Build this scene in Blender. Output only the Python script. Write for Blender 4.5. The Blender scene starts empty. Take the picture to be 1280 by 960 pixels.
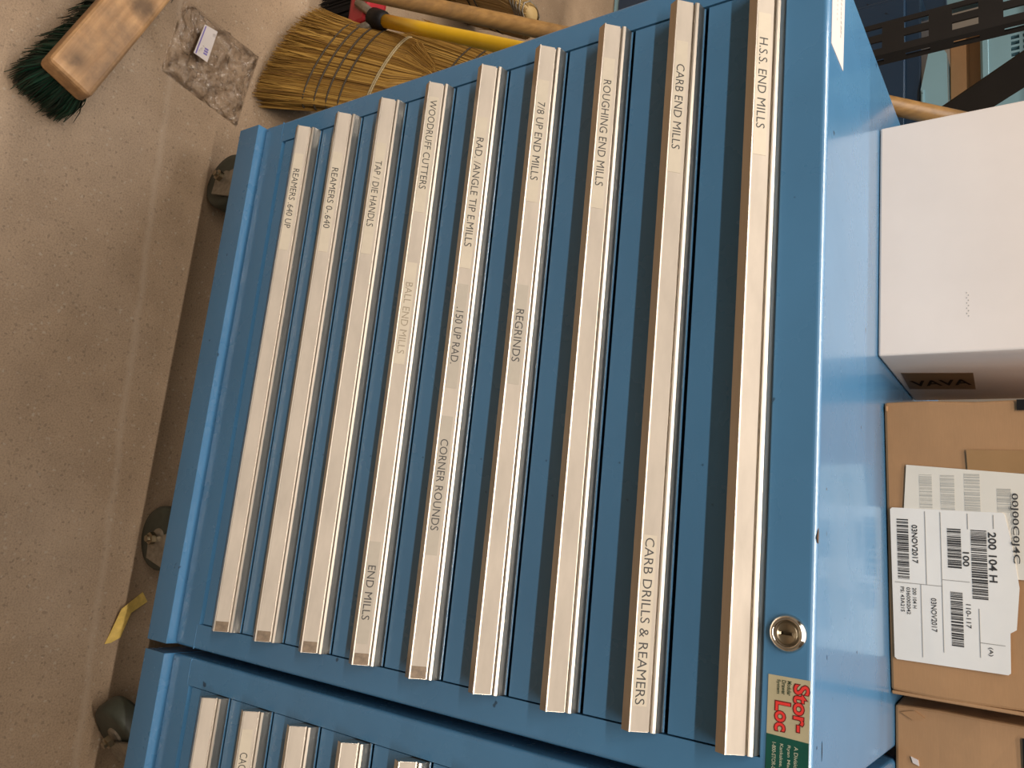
import bpy, bmesh, math, random
from mathutils import Vector, Matrix, noise

# ------------------------------------------------------------------ camera, world, lights, exposure
scene = bpy.context.scene
COL = scene.collection
H = 0.98                                   # height of the cabinet tops above the floor

cam_data = bpy.data.cameras.new('camera')
cam_data.sensor_fit = 'HORIZONTAL'
cam_data.sensor_width = 36.0
cam_data.lens = 994.62 / 1280.0 * 36.0
cam_data.clip_start = 0.02
cam = bpy.data.objects.new('camera', cam_data)
COL.objects.link(cam)
CR, CD, CF = Vector((-0.0999, 0.5664, 0.8181)), Vector((0.9751, 0.2194, -0.0328)), Vector((-0.1980, 0.7944, -0.5742))
cam.matrix_world = Matrix(((CR.x, -CD.x, -CF.x, 0.5878), (CR.y, -CD.y, -CF.y, -0.6704), (CR.z, -CD.z, -CF.z, 0.1699 + H), (0, 0, 0, 1)))
scene.camera = cam

world = bpy.data.worlds.new('world')
scene.world = world
world.use_nodes = True
world.node_tree.nodes['Background'].inputs[0].default_value = (1.0, 0.93, 0.85, 1)
world.node_tree.nodes['Background'].inputs[1].default_value = 0.0

scene.view_settings.view_transform = 'Standard'
scene.view_settings.look = 'None'
scene.view_settings.gamma = 1.0
scene.view_settings.use_curve_mapping = False
scene.view_settings.exposure = 0.0

CEIL = 4.5
def tube_row(name, y, length, power, xc=0.0, width=0.12):
    d = bpy.data.lights.new(name, 'AREA')
    d.shape = 'RECTANGLE'; d.size = length; d.size_y = width
    d.energy = power; d.color = (1.0, 0.91, 0.82)
    o = bpy.data.objects.new(name, d)
    o.location = (xc, y, CEIL - 0.13)
    COL.objects.link(o)
LIGHT_ROWS = [(-2.90, 4.8, 235.0), (-0.90, 4.8, 110.0), (0.95, 4.8, 135.0)]
for (ly, ll, lp), ln in zip(LIGHT_ROWS, ('ceiling_tubes_front_offscreen', 'ceiling_tubes_overhead_offscreen', 'ceiling_tubes_back_offscreen')):
    tube_row(ln, ly, ll, lp)

# ------------------------------------------------------------------ helpers
random.seed(7)
def link(o, parent=None):
    COL.objects.link(o)
    if parent is not None: o.parent = parent
    return o
def tag(o, label=None, cat=None, group=None, kind=None):
    if label: o['label'] = label
    if cat: o['category'] = cat
    if group: o['group'] = group
    if kind: o['kind'] = kind
    return o
def thing(name, loc, label, cat, group=None, rz=0.0):
    o = bpy.data.objects.new(name, None)
    o.location = loc; o.rotation_euler = (0, 0, rz); o.empty_display_size = 0.05
    link(o); return tag(o, label, cat, group)
def mesh(name, verts, faces, mat=None, smooth=False):
    m = bpy.data.meshes.new(name)
    m.from_pydata([tuple(v) for v in verts], [], faces)
    m.validate(); m.update()
    if mat: m.materials.append(mat)
    if smooth:
        for p in m.polygons: p.use_smooth = True
    return m
def obj(name, me, parent=None):
    return link(bpy.data.objects.new(name, me), parent)
def bm_mesh(name, bm, mat=None, smooth=False):
    bmesh.ops.recalc_face_normals(bm, faces=bm.faces)
    m = bpy.data.meshes.new(name); bm.to_mesh(m); bm.free()
    if mat: m.materials.append(mat)
    if smooth:
        for p in m.polygons: p.use_smooth = True
    return m
def add_box(bm, lo, hi, bevel=0.0, seg=2):
    r = bmesh.ops.create_cube(bm, size=1.0)
    vs = r['verts']
    for v in vs:
        v.co = Vector([lo[k] + (v.co[k] + 0.5) * (hi[k] - lo[k]) for k in range(3)])
    if bevel > 0:
        es = list({e for v in vs for e in v.link_edges})
        bmesh.ops.bevel(bm, geom=es, offset=bevel, segments=seg, affect='EDGES', profile=0.5)
def box(name, lo, hi, mat, parent=None, bevel=0.0, seg=2):
    bm = bmesh.new(); add_box(bm, lo, hi, bevel, seg)
    return obj(name, bm_mesh(name, bm, mat), parent)
def prism(name, poly, x0, x1, mat, axis='x'):
    """extrude a closed 2-D polygon along an axis; poly is (y,z) for x, (x,z) for y, (x,y) for z"""
    def P(a, b, t):
        return {'x': (t, a, b), 'y': (a, t, b), 'z': (a, b, t)}[axis]
    n = len(poly)
    vs = [P(a, b, x0) for a, b in poly] + [P(a, b, x1) for a, b in poly]
    fs = [[i, (i + 1) % n, n + (i + 1) % n, n + i] for i in range(n)] + [list(range(n))[::-1], list(range(n, 2 * n))]
    bm = bmesh.new()
    bv = [bm.verts.new(v) for v in vs]
    for f in fs: bm.faces.new([bv[i] for i in f])
    return bm_mesh(name, bm, mat)
def tube_geo(pts, rad, seg=8, closed=False):
    """verts, faces of a tube along points; rad number or list"""
    pts = [Vector(p) for p in pts]; n = len(pts); V = []; F = []
    up = None
    for i, p in enumerate(pts):
        a = pts[(i - 1) % n] if (closed or i > 0) else p
        b = pts[(i + 1) % n] if (closed or i < n - 1) else p
        t = (b - a).normalized()
        if up is None:
            up = t.orthogonal().normalized()
        else:
            up = (up - t * up.dot(t)).normalized()
        s = t.cross(up); r = rad[i] if isinstance(rad, (list, tuple)) else rad
        for k in range(seg):
            an = 2 * math.pi * k / seg
            V.append(p + (up * math.cos(an) + s * math.sin(an)) * r)
    m = n if closed else n - 1
    for i in range(m):
        for k in range(seg):
            F.append([i * seg + k, i * seg + (k + 1) % seg, ((i + 1) % n) * seg + (k + 1) % seg, ((i + 1) % n) * seg + k])
    if not closed:
        F.append(list(range(seg))[::-1]); F.append(list(range((n - 1) * seg, n * seg)))
    return V, F
def tube(name, pts, rad, mat, parent=None, seg=12, closed=False):
    V, F = tube_geo(pts, rad, seg, closed)
    return obj(name, mesh(name, V, F, mat, True), parent)
def lathe(name, prof, mat, seg=32, smooth=True):
    """profile (r, h) revolved about +Z"""
    V = []; F = []; n = len(prof)
    for (r, h) in prof:
        for k in range(seg):
            a = 2 * math.pi * k / seg
            V.append((r * math.cos(a), r * math.sin(a), h))
    for i in range(n - 1):
        for k in range(seg):
            F.append([i * seg + k, i * seg + (k + 1) % seg, (i + 1) * seg + (k + 1) % seg, (i + 1) * seg + k])
    F.append(list(range(seg))[::-1]); F.append(list(range((n - 1) * seg, n * seg)))
    m = mesh(name, V, F, mat, smooth)
    return m
def cut_mesh(me, boxes, mat):
    """cut box-shaped recesses out of a mesh"""
    bm = bmesh.new()
    for lo, hi in boxes: add_box(bm, lo, hi)
    oa, oc = bpy.data.objects.new('a', me), bpy.data.objects.new('c', bm_mesh('cut', bm, mat))
    COL.objects.link(oa); COL.objects.link(oc)
    md = oa.modifiers.new('cut', 'BOOLEAN'); md.object = oc; md.operation = 'DIFFERENCE'; md.solver = 'EXACT'; md.material_mode = 'TRANSFER'
    out = bpy.data.meshes.new_from_object(oa.evaluated_get(bpy.context.evaluated_depsgraph_get()))
    out.name = me.name
    bpy.data.objects.remove(oa); bpy.data.objects.remove(oc)
    return out
def basis(X, Y, Z, O):
    X, Y, Z = Vector(X), Vector(Y), Vector(Z)
    return Matrix(((X.x, Y.x, Z.x, O[0]), (X.y, Y.y, Z.y, O[1]), (X.z, Y.z, Z.z, O[2]), (0, 0, 0, 1)))

# ------------------------------------------------------------------ materials
def new_mat(name):
    m = bpy.data.materials.new(name); m.use_nodes = True
    nt = m.node_tree; return m, nt, nt.nodes['Principled BSDF']
def N(nt, t, **kw):
    n = nt.nodes.new(t)
    for k, v in kw.items(): setattr(n, k, v)
    return n
def noise_node(nt, scale, detail=4, rough=0.6, stretch=None):
    tc = N(nt, 'ShaderNodeTexCoord'); mp = N(nt, 'ShaderNodeMapping')
    if stretch: mp.inputs['Scale'].default_value = stretch
    no = N(nt, 'ShaderNodeTexNoise')
    no.inputs['Scale'].default_value = scale; no.inputs['Detail'].default_value = detail; no.inputs['Roughness'].default_value = rough
    nt.links.new(tc.outputs['Object'], mp.inputs['Vector']); nt.links.new(mp.outputs['Vector'], no.inputs['Vector'])
    return no
def ramp(nt, src, stops):
    r = N(nt, 'ShaderNodeValToRGB')
    el = r.color_ramp.elements
    while len(el) < len(stops): el.new(0.5)
    for e, (p, c) in zip(el, stops):
        e.position = p; e.color = (c[0], c[1], c[2], 1)
    nt.links.new(src, r.inputs['Fac']); return r
def mixc(nt, fac, a, b, mode='MIX'):
    m = N(nt, 'ShaderNodeMix', data_type='RGBA', blend_type=mode)
    if hasattr(fac, 'links'): nt.links.new(fac, m.inputs[0])
    else: m.inputs[0].default_value = fac
    for s, k in ((a, 6), (b, 7)):
        if hasattr(s, 'links'): nt.links.new(s, m.inputs[k])
        else: m.inputs[k].default_value = (*s, 1)
    return m.outputs[2]
def bump(nt, bs, src, strength, dist=0.001):
    b = N(nt, 'ShaderNodeBump'); b.inputs['Strength'].default_value = strength; b.inputs['Distance'].default_value = dist
    nt.links.new(src, b.inputs['Height']); nt.links.new(b.outputs['Normal'], bs.inputs['Normal'])
def simple(name, col, rough=0.5, metal=0.0, vary=0.12, scale=40, stretch=None, bmp=0.0, spec=0.5, dist=0.001):
    m, nt, bs = new_mat(name)
    no = noise_node(nt, scale, stretch=stretch)
    lo = [c * (1 - vary) for c in col]; hi = [min(1, c * (1 + vary)) for c in col]
    r = ramp(nt, no.outputs['Fac'], [(0.3, lo), (0.7, hi)])
    nt.links.new(r.outputs['Color'], bs.inputs['Base Color'])
    bs.inputs['Roughness'].default_value = rough; bs.inputs['Metallic'].default_value = metal
    bs.inputs['Specular IOR Level'].default_value = spec
    if bmp: bump(nt, bs, no.outputs['Fac'], bmp, dist)
    return m

def paint(name, col, rough):
    m, nt, bs = new_mat(name)
    no = noise_node(nt, 3.5, 5)
    r = ramp(nt, no.outputs['Fac'], [(0.3, [c * 0.9 for c in col]), (0.7, [c * 1.08 for c in col])])
    sp = noise_node(nt, 55, 2, 0.5)
    sr = ramp(nt, sp.outputs['Fac'], [(0.735, (0, 0, 0)), (0.765, (1, 1, 1))])
    c = mixc(nt, sr.outputs['Color'], r.outputs['Color'], [x * 0.35 for x in col])
    nt.links.new(c, bs.inputs['Base Color'])
    ro = noise_node(nt, 9, 4)
    rr = N(nt, 'ShaderNodeMapRange'); rr.inputs['To Min'].default_value = rough * 0.75; rr.inputs['To Max'].default_value = rough * 1.35
    nt.links.new(ro.outputs['Fac'], rr.inputs['Value']); nt.links.new(rr.outputs['Result'], bs.inputs['Roughness'])
    bs.inputs['Coat Weight'].default_value = 0.36; bs.inputs['Coat Roughness'].default_value = 0.09
    return m
BLUE = (0.064, 0.194, 0.360)
M_BLUE = paint('blue_enamel', BLUE, 0.26)
M_ALU = simple('brushed_aluminium', (0.50, 0.45, 0.385), 0.34, 1.0, 0.06, 30, (1, 40, 40), 0.05, dist=0.0002)
M_STRIP = simple('label_insert', (0.45, 0.395, 0.33), 0.6, 0, 0.10, 14, (1, 3, 3), spec=0.3)
M_TAPE_LIGHT = simple('label_tape_cream', (0.51, 0.45, 0.355), 0.55, 0, 0.05, 60, spec=0.3)
M_TAPE_GREY = simple('label_tape_grey', (0.385, 0.345, 0.285), 0.55, 0, 0.05, 60, spec=0.3)
M_INK = simple('black_ink', (0.035, 0.032, 0.03), 0.6)
M_INK_FADED = simple('faded_ink', (0.27, 0.225, 0.16), 0.6, 0, 0.35, 300)
M_CHANNEL = simple('grimy_channel', (0.16, 0.115, 0.075), 0.5, 0.3, 0.3, 200)
M_CHROME = simple('chrome', (0.72, 0.68, 0.60), 0.12, 1.0, 0.05)
M_CHROME_DARK = simple('worn_nickel', (0.33, 0.28, 0.20), 0.30, 1.0, 0.15)
M_BLACK = simple('matte_black', (0.006, 0.005, 0.005), 0.6, spec=0.25)
M_BLACK_STEEL = simple('black_painted_steel', (0.008, 0.0065, 0.006), 0.5, 0, 0.2)
M_RUBBER = simple('grey_green_tyre', (0.045, 0.05, 0.036), 0.55, 0, 0.25)
M_STEEL = simple('dull_zinc_steel', (0.30, 0.27, 0.22), 0.45, 0.7, 0.25, 120)
M_CREAM = simple('sticker_cream', (0.43, 0.39, 0.255), 0.35, 0, 0.08)
M_GREEN = simple('sticker_green', (0.006, 0.075, 0.055), 0.35)
M_RED = simple('sticker_red', (0.72, 0.045, 0.04), 0.4)
M_DKRED = simple('sticker_outline', (0.13, 0.012, 0.012), 0.4)
M_GREENINK = simple('dark_green_ink', (0.03, 0.055, 0.03), 0.5)
M_PALEINK = simple('pale_ink', (0.42, 0.45, 0.34), 0.5)
M_WHITEBOX = simple('white_cardboard', (0.80, 0.72, 0.66), 0.6, 0, 0.04, 7, None, 0.15)
M_LABEL = simple('white_label_paper', (0.80, 0.77, 0.72), 0.35, 0, 0.04, 9, None, 0.35, dist=0.004)
M_LABEL_OLD = simple('aged_label_paper', (0.73, 0.68, 0.59), 0.35, 0, 0.05, 9)
M_GREYINK = simple('pale_grey_ink', (0.45, 0.43, 0.38), 0.6)
M_LINEINK = simple('thin_rule_ink', (0.36, 0.34, 0.31), 0.6)
M_BARTAPE = simple('brown_tape', (0.20, 0.12, 0.06), 0.3, 0, 0.15, 30)
M_CARTAPE = simple('carton_tape', (0.33, 0.19, 0.085), 0.25, 0, 0.08, 12)
M_PINKINK = simple('dull_pink_ink', (0.42, 0.25, 0.22), 0.6)
M_YELLOW = simple('yellow_enamel_pole', (0.84, 0.50, 0.014), 0.3, 0, 0.1, 12)
M_REDPLASTIC = simple('red_plastic', (0.28, 0.012, 0.018), 0.4)
M_PAPER = simple('white_paper', (0.64, 0.58, 0.555), 0.5, 0, 0.03)
M_TAPESCRAP = simple('yellow_masking_tape', (0.72, 0.50, 0.13), 0.5, 0, 0.18, 90, None, 0.3)
M_NAVY = paint('navy_enamel', (0.012, 0.04, 0.085), 0.3)
M_PALEBLUE = paint('pale_blue_enamel', (0.26, 0.46, 0.54), 0.35)
M_TWINE = simple('dark_twine', (0.05, 0.035, 0.02), 0.8, 0, 0.3, 300)
M_TWINE2 = simple('pale_twine', (0.30, 0.23, 0.12), 0.8, 0, 0.3, 300)
M_RUST = simple('rust_chip', (0.09, 0.045, 0.02), 0.8, 0, 0.4, 400)
M_WALL = simple('workshop_wall', (0.30, 0.27, 0.23), 0.8, 0, 0.05, 2)
M_CEIL = simple('ceiling_white', (0.42, 0.40, 0.37), 0.85, 0, 0.04, 2)
M_FIXTURE = simple('fixture_white', (0.8, 0.8, 0.78), 0.5)

def cardboard(name, col):
    m, nt, bs = new_mat(name)
    a = noise_node(nt, 6, 5)
    b = noise_node(nt, 60, 3, 0.6, (1, 1, 14))
    ra = ramp(nt, a.outputs['Fac'], [(0.3, [c * 0.88 for c in col]), (0.7, [c * 1.1 for c in col])])
    rb = ramp(nt, b.outputs['Fac'], [(0.35, (0.965, 0.965, 0.965)), (0.65, (1.025, 1.025, 1.025))])
    nt.links.new(mixc(nt, 1.0, ra.outputs['Color'], rb.outputs['Color'], 'MULTIPLY'), bs.inputs['Base Color'])
    bs.inputs['Roughness'].default_value = 0.65
    bump(nt, bs, a.outputs['Fac'], 0.35, 0.006)
    return m
M_CARD = cardboard('brown_cardboard', (0.38, 0.208, 0.094))
M_CARD2 = cardboard('pale_brown_cardboard', (0.39, 0.22, 0.105))

def floor_mat():
    m, nt, bs = new_mat('speckled_concrete')
    big = noise_node(nt, 2.2, 5, 0.55)
    mid = noise_node(nt, 14, 5, 0.65)
    fine = noise_node(nt, 420, 2, 0.6)
    tc = N(nt, 'ShaderNodeTexCoord')
    vo = N(nt, 'ShaderNodeTexVoronoi'); vo.inputs['Scale'].default_value = 330
    nt.links.new(tc.outputs['Object'], vo.inputs['Vector'])
    c1 = ramp(nt, big.outputs['Fac'], [(0.30, (0.275, 0.192, 0.122)), (0.52, (0.315, 0.224, 0.145)), (0.72, (0.345, 0.255, 0.175))])
    c2 = ramp(nt, mid.outputs['Fac'], [(0.3, (0.88, 0.87, 0.86)), (0.7, (1.08, 1.08, 1.08))])
    c3 = ramp(nt, fine.outputs['Fac'], [(0.30, (0.80, 0.79, 0.77)), (0.5, (1, 1, 1)), (0.72, (1.16, 1.15, 1.13))])
    c = mixc(nt, 1.0, c1.outputs['Color'], c2.outputs['Color'], 'MULTIPLY')
    c = mixc(nt, 1.0, c, c3.outputs['Color'], 'MULTIPLY')
    # dark and pale grains
    wn = N(nt, 'ShaderNodeSeparateColor'); nt.links.new(vo.outputs['Color'], wn.inputs[0])
    dk = ramp(nt, wn.outputs[0], [(0.95, (0, 0, 0)), (0.985, (0.5, 0.5, 0.5))])
    pl = ramp(nt, wn.outputs[1], [(0.975, (0, 0, 0)), (0.995, (0.7, 0.7, 0.7))])
    c = mixc(nt, dk.outputs['Color'], c, (0.15, 0.105, 0.07))
    c = mixc(nt, pl.outputs['Color'], c, (0.40, 0.33, 0.25))
    # worn pale line on the concrete in front of the cabinets and soft scuffs along it
    sx = N(nt, 'ShaderNodeSeparateXYZ'); nt.links.new(tc.outputs['Object'], sx.inputs[0])
    mx = N(nt, 'ShaderNodeMath', operation='MULTIPLY_ADD'); mx.inputs[1].default_value = -0.0622; mx.inputs[2].default_value = 0.0773
    nt.links.new(sx.outputs['X'], mx.inputs[0])
    ad = N(nt, 'ShaderNodeMath', operation='ADD'); nt.links.new(sx.outputs['Y'], ad.inputs[0]); nt.links.new(mx.outputs[0], ad.inputs[1])
    wob = N(nt, 'ShaderNodeMath', operation='MULTIPLY_ADD'); wob.inputs[1].default_value = 0.02; wob.inputs[2].default_value = -0.01
    nt.links.new(mid.outputs['Fac'], wob.inputs[0])
    a2 = N(nt, 'ShaderNodeMath', operation='ADD'); nt.links.new(ad.outputs[0], a2.inputs[0]); nt.links.new(wob.outputs[0], a2.inputs[1])
    ab = N(nt, 'ShaderNodeMath', operation='ABSOLUTE'); nt.links.new(a2.outputs[0], ab.inputs[0])
    ln = ramp(nt, ab.outputs[0], [(0.0012, (0.28, 0.28, 0.28)), (0.0075, (0, 0, 0))])
    c = mixc(nt, ln.outputs['Color'], c, (0.46, 0.37, 0.28))
    nt.links.new(c, bs.inputs['Base Color'])
    bs.inputs['Roughness'].default_value = 0.5
    bs.inputs['Specular IOR Level'].default_value = 0.35
    bump(nt, bs, fine.outputs['Fac'], 0.12, 0.001)
    return m
M_FLOOR = floor_mat()

def wood(name, lo, hi, stain, rough=0.5, stretch=(3, 40, 40), spots=()):
    m, nt, bs = new_mat(name)
    g = noise_node(nt, 4, 6, 0.6, stretch)
    s = noise_node(nt, 9, 5, 0.7)
    r = ramp(nt, g.outputs['Fac'], [(0.3, lo), (0.7, hi)])
    sr = ramp(nt, s.outputs['Fac'], [(0.46, (0, 0, 0)), (0.66, (0.75, 0.75, 0.75))])
    c = mixc(nt, sr.outputs['Color'], r.outputs['Color'], stain)
    tc = N(nt, 'ShaderNodeTexCoord')
    for (p, rad) in spots:
        vm = N(nt, 'ShaderNodeVectorMath', operation='DISTANCE'); vm.inputs[1].default_value = p
        nt.links.new(tc.outputs['Object'], vm.inputs[0])
        md = N(nt, 'ShaderNodeMath', operation='MULTIPLY_ADD'); md.inputs[1].default_value = 0.085
        nt.links.new(s.outputs['Fac'], md.inputs[0]); nt.links.new(vm.outputs['Value'], md.inputs[2])
        dr = ramp(nt, md.outputs[0], [(rad - 0.008, (0.8, 0.8, 0.8)), (rad + 0.016, (0, 0, 0))])
        c = mixc(nt, dr.outputs['Color'], c, (0.075, 0.045, 0.025))
    nt.links.new(c, bs.inputs['Base Color'])
    bs.inputs['Roughness'].default_value = rough
    bump(nt, bs, g.outputs['Fac'], 0.25, 0.001)
    return m
M_BLOCK = wood('worn_broom_block', (0.42, 0.23, 0.10), (0.62, 0.37, 0.18), (0.20, 0.13, 0.08), 0.55, (3, 30, 30), [((0.272, -0.008, 0.086), 0.050), ((0.130, 0.010, 0.086), 0.052)])
M_POLE = wood('varnished_pole', (0.22, 0.115, 0.035), (0.37, 0.205, 0.066), (0.15, 0.09, 0.045), 0.4, (40, 40, 3))

def strand_mat(name, cols, rough=0.6):
    m, nt, bs = new_mat(name)
    g = N(nt, 'ShaderNodeNewGeometry')
    r = ramp(nt, g.outputs['Random Per Island'], [(i / (len(cols) - 1), c) for i, c in enumerate(cols)])
    nt.links.new(r.outputs['Color'], bs.inputs['Base Color'])
    bs.inputs['Roughness'].default_value = rough
    return m
M_STRAW = strand_mat('broom_straw', [(0.12, 0.055, 0.009), (0.28, 0.145, 0.024), (0.43, 0.25, 0.055), (0.20, 0.105, 0.018)])
M_STRAW_PALE = strand_mat('pale_straw', [(0.36, 0.22, 0.07), (0.52, 0.36, 0.15), (0.30, 0.18, 0.06)])
M_BRISTLE = strand_mat('green_bristles', [(0.004, 0.010, 0.007), (0.004, 0.028, 0.015), (0.006, 0.055, 0.03), (0.006, 0.012, 0.008)], 0.5)

def bag_mat():
    m, nt, bs = new_mat('clear_plastic_film')
    out = nt.nodes['Material Output']
    tr = N(nt, 'ShaderNodeBsdfTransparent'); tr.inputs[0].default_value = (1, 1, 1, 1)
    gl = N(nt, 'ShaderNodeBsdfGlossy'); gl.inputs['Roughness'].default_value = 0.12; gl.inputs[0].default_value = (1, 1, 1, 1)
    no = noise_node(nt, 38, 3, 0.6)
    b = N(nt, 'ShaderNodeBump'); b.inputs['Strength'].default_value = 1.0; b.inputs['Distance'].default_value = 0.010
    nt.links.new(no.outputs['Fac'], b.inputs['Height']); nt.links.new(b.outputs['Normal'], gl.inputs['Normal'])
    fr = N(nt, 'ShaderNodeFresnel'); fr.inputs['IOR'].default_value = 1.37
    nt.links.new(b.outputs['Normal'], fr.inputs['Normal'])
    mx = N(nt, 'ShaderNodeMixShader')
    nt.links.new(fr.outputs[0], mx.inputs[0]); nt.links.new(tr.outputs[0], mx.inputs[1]); nt.links.new(gl.outputs[0], mx.inputs[2])
    nt.links.new(mx.outputs[0], out.inputs['Surface'])
    return m
M_BAG = bag_mat()

# lettering ---------------------------------------------------------
TEXT_CACHE = {}
def text_mesh(txt, width, height, mat, weight=0.0, shear=0.0, extrude=0.0):
    """text fitted into width x height, centred at origin, in the XY plane"""
    cu = bpy.data.curves.new('lettering', 'FONT')
    cu.body = txt; cu.size = 1.0; cu.offset = weight; cu.shear = shear; cu.resolution_u = 3; cu.extrude = extrude
    o = bpy.data.objects.new('lettering_src', cu); COL.objects.link(o)
    dg = bpy.context.evaluated_depsgraph_get()
    me = bpy.data.meshes.new_from_object(o.evaluated_get(dg))
    bpy.data.objects.remove(o); bpy.data.curves.remove(cu)
    me.name = 'lettering'
    xs = [v.co.x for v in me.vertices]; ys = [v.co.y for v in me.vertices]
    cx, cy = (min(xs) + max(xs)) / 2, (min(ys) + max(ys)) / 2
    sx, sy = width / (max(xs) - min(xs)), height / (max(ys) - min(ys))
    for v in me.vertices:
        v.co = Vector(((v.co.x - cx) * sx, (v.co.y - cy) * sy, v.co.z))
    me.materials.clear(); me.materials.append(mat)
    return me
def letter(txt, width, height, mat, mw, parent, weight=0.0, name='lettering'):
    o = obj(name, text_mesh(txt, width, height, mat, weight), parent)
    o.matrix_local = mw
    return o

# ------------------------------------------------------------------ setting
def structure(name, lo, hi, mat):
    return tag(box(name, lo, hi, mat), kind='structure')
RX0, RX1, RY0, RY1 = -4.5, 5.0, -5.0, 4.5
structure('floor', (RX0, RY0, -0.05), (RX1, RY1, 0), M_FLOOR)
structure('ceiling', (RX0, RY0, CEIL), (RX1, RY1, CEIL + 0.05), M_CEIL)
structure('wall_back', (RX0, RY1, 0), (RX1, RY1 + 0.05, CEIL), M_WALL)
structure('wall_front', (RX0, RY0 - 0.05, 0), (RX1, RY0, CEIL), M_WALL)
structure('wall_left', (RX0 - 0.05, RY0, 0), (RX0, RY1, CEIL), M_WALL)
structure('wall_right', (RX1, RY0, 0), (RX1 + 0.05, RY1, CEIL), M_WALL)

structure('added_shade_wall', (-2.2, -1.75, 0), (3.2, -1.60, 2.45), M_WALL)  # added out of view to keep front tube light off the floor under the cabinets

row_names = ['in front of the blue cabinets', 'straight above the blue cabinets', 'behind the blue cabinets']
for (ly, ll, lp), where in zip(LIGHT_ROWS, row_names):
    t = thing('ceiling_light', (0, ly, CEIL), 'long white fluorescent ceiling fixture ' + where, 'light')
    obj('housing', prism('housing', [(-0.12, 0.0), (0.12, 0.0), (0.07, -0.08), (-0.07, -0.08)], -2.4, 2.4, M_FIXTURE), t)
    for s in (-1, 1):
        obj('tube', lathe('tube', [(0.0001, -2.3), (0.013, -2.3), (0.013, 2.3), (0.0001, 2.3)], M_FIXTURE, 12), t).matrix_local = basis((0, 0, -1), (0, 1, 0), (1, 0, 0), (0, s * 0.03, -0.095))

# ------------------------------------------------------------------ tool cabinets
W, DEP = 0.762, 0.705
OX0, OX1 = 0.0335, 0.7305           # drawer opening
OZ0, OZ1 = H - 0.7815, H - 0.0390
BODY_Z0 = H - 0.828
def body_mesh():
    bm = bmesh.new()
    add_box(bm, (0, 0, BODY_Z0), (W, DEP, H), 0.0050, 5)
    a = bm_mesh('cabinet_body', bm, M_BLUE)
    bm = bmesh.new()
    add_box(bm, (OX0, -0.02, OZ0), (OX1, 0.30, OZ1))
    c = bm_mesh('cut', bm, M_BLUE)
    oa, oc = bpy.data.objects.new('a', a), bpy.data.objects.new('c', c)
    COL.objects.link(oa); COL.objects.link(oc)
    md = oa.modifiers.new('cut', 'BOOLEAN'); md.object = oc; md.operation = 'DIFFERENCE'; md.solver = 'EXACT'; md.material_mode = 'TRANSFER'
    dg = bpy.context.evaluated_depsgraph_get()
    me = bpy.data.meshes.new_from_object(oa.evaluated_get(dg))
    bpy.data.objects.remove(oa); bpy.data.objects.remove(oc)
    me.name = 'body'
    # paint the narrow return of the opening blue and leave the inside dark
    return me
ME_BODY = body_mesh()

PITCH, LIP0 = 0.0822, H - 0.7163
FD = (0.699, 0.716)                  # direction up the sloping label face (y, z)
XL, XR = 0.0346, 0.7294
def on_face(s, depth=0.0):
    """point of the handle section: s up the sloping face, depth into the handle"""
    return (-0.025 + s * FD[0] + depth * FD[1], s * FD[1] - depth * FD[0])
prof = [(-0.0205, -0.0092), (-0.0243, -0.0012), on_face(0.0), on_face(0.0013), on_face(0.0014, 0.0014), on_face(0.0172, 0.0014), on_face(0.0173, 0.0040),
        on_face(0.0191, 0.0040), on_face(0.0192), on_face(0.0205, -0.0004), on_face(0.0232, -0.0004), on_face(0.0240, 0.0004), (0.0035, 0.0186), (0.0035, -0.0050), (-0.0195, -0.0075)]
ME_HANDLE = prism('handle', prof, XL, XR, M_ALU)
def drawer_mesh():
    bm = bmesh.new()
    add_box(bm, (XL, 0.0015, 0.0195 - 0.0787), (XR, 0.0032, 0.0195), 0.0003, 1)
    me = bm_mesh('drawer', bm, M_BLUE)
    return me
ME_DRAWER = drawer_mesh()
bm = bmesh.new(); add_box(bm, (XL + 0.012, 0.0030, 0.0195 - 0.073), (XR - 0.012, 0.28, 0.002))
ME_TRAY = bm_mesh('drawer_tray', bm, M_BLUE)
def strip_mesh(x0, x1, s0, s1, d0, d1, mat, name):
    p = [on_face(s0, d0), on_face(s1, d0), on_face(s1, d1), on_face(s0, d1)]
    return prism(name, p, x0, x1, mat)
ME_STRIP = strip_mesh(XL + 0.0005, XR - 0.0005, 0.0015, 0.0171, 0.0006, 0.0016, M_STRIP, 'label_strip')
ME_STRIP_SHORT = strip_mesh(XL + 0.0005, XR - 0.0125, 0.0015, 0.0171, 0.0006, 0.0016, M_STRIP, 'label_strip')
ME_CHANNEL_END = strip_mesh(XR - 0.0125, XR - 0.0004, 0.0015, 0.0171, 0.0010, 0.0016, M_CHANNEL, 'channel_end')

def face_matrix(x, s, lift):
    y, z = on_face(s, lift)
    return basis((1, 0, 0), (0, FD[0], FD[1]), (0, -FD[1], FD[0]), (x, y, z))

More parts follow.
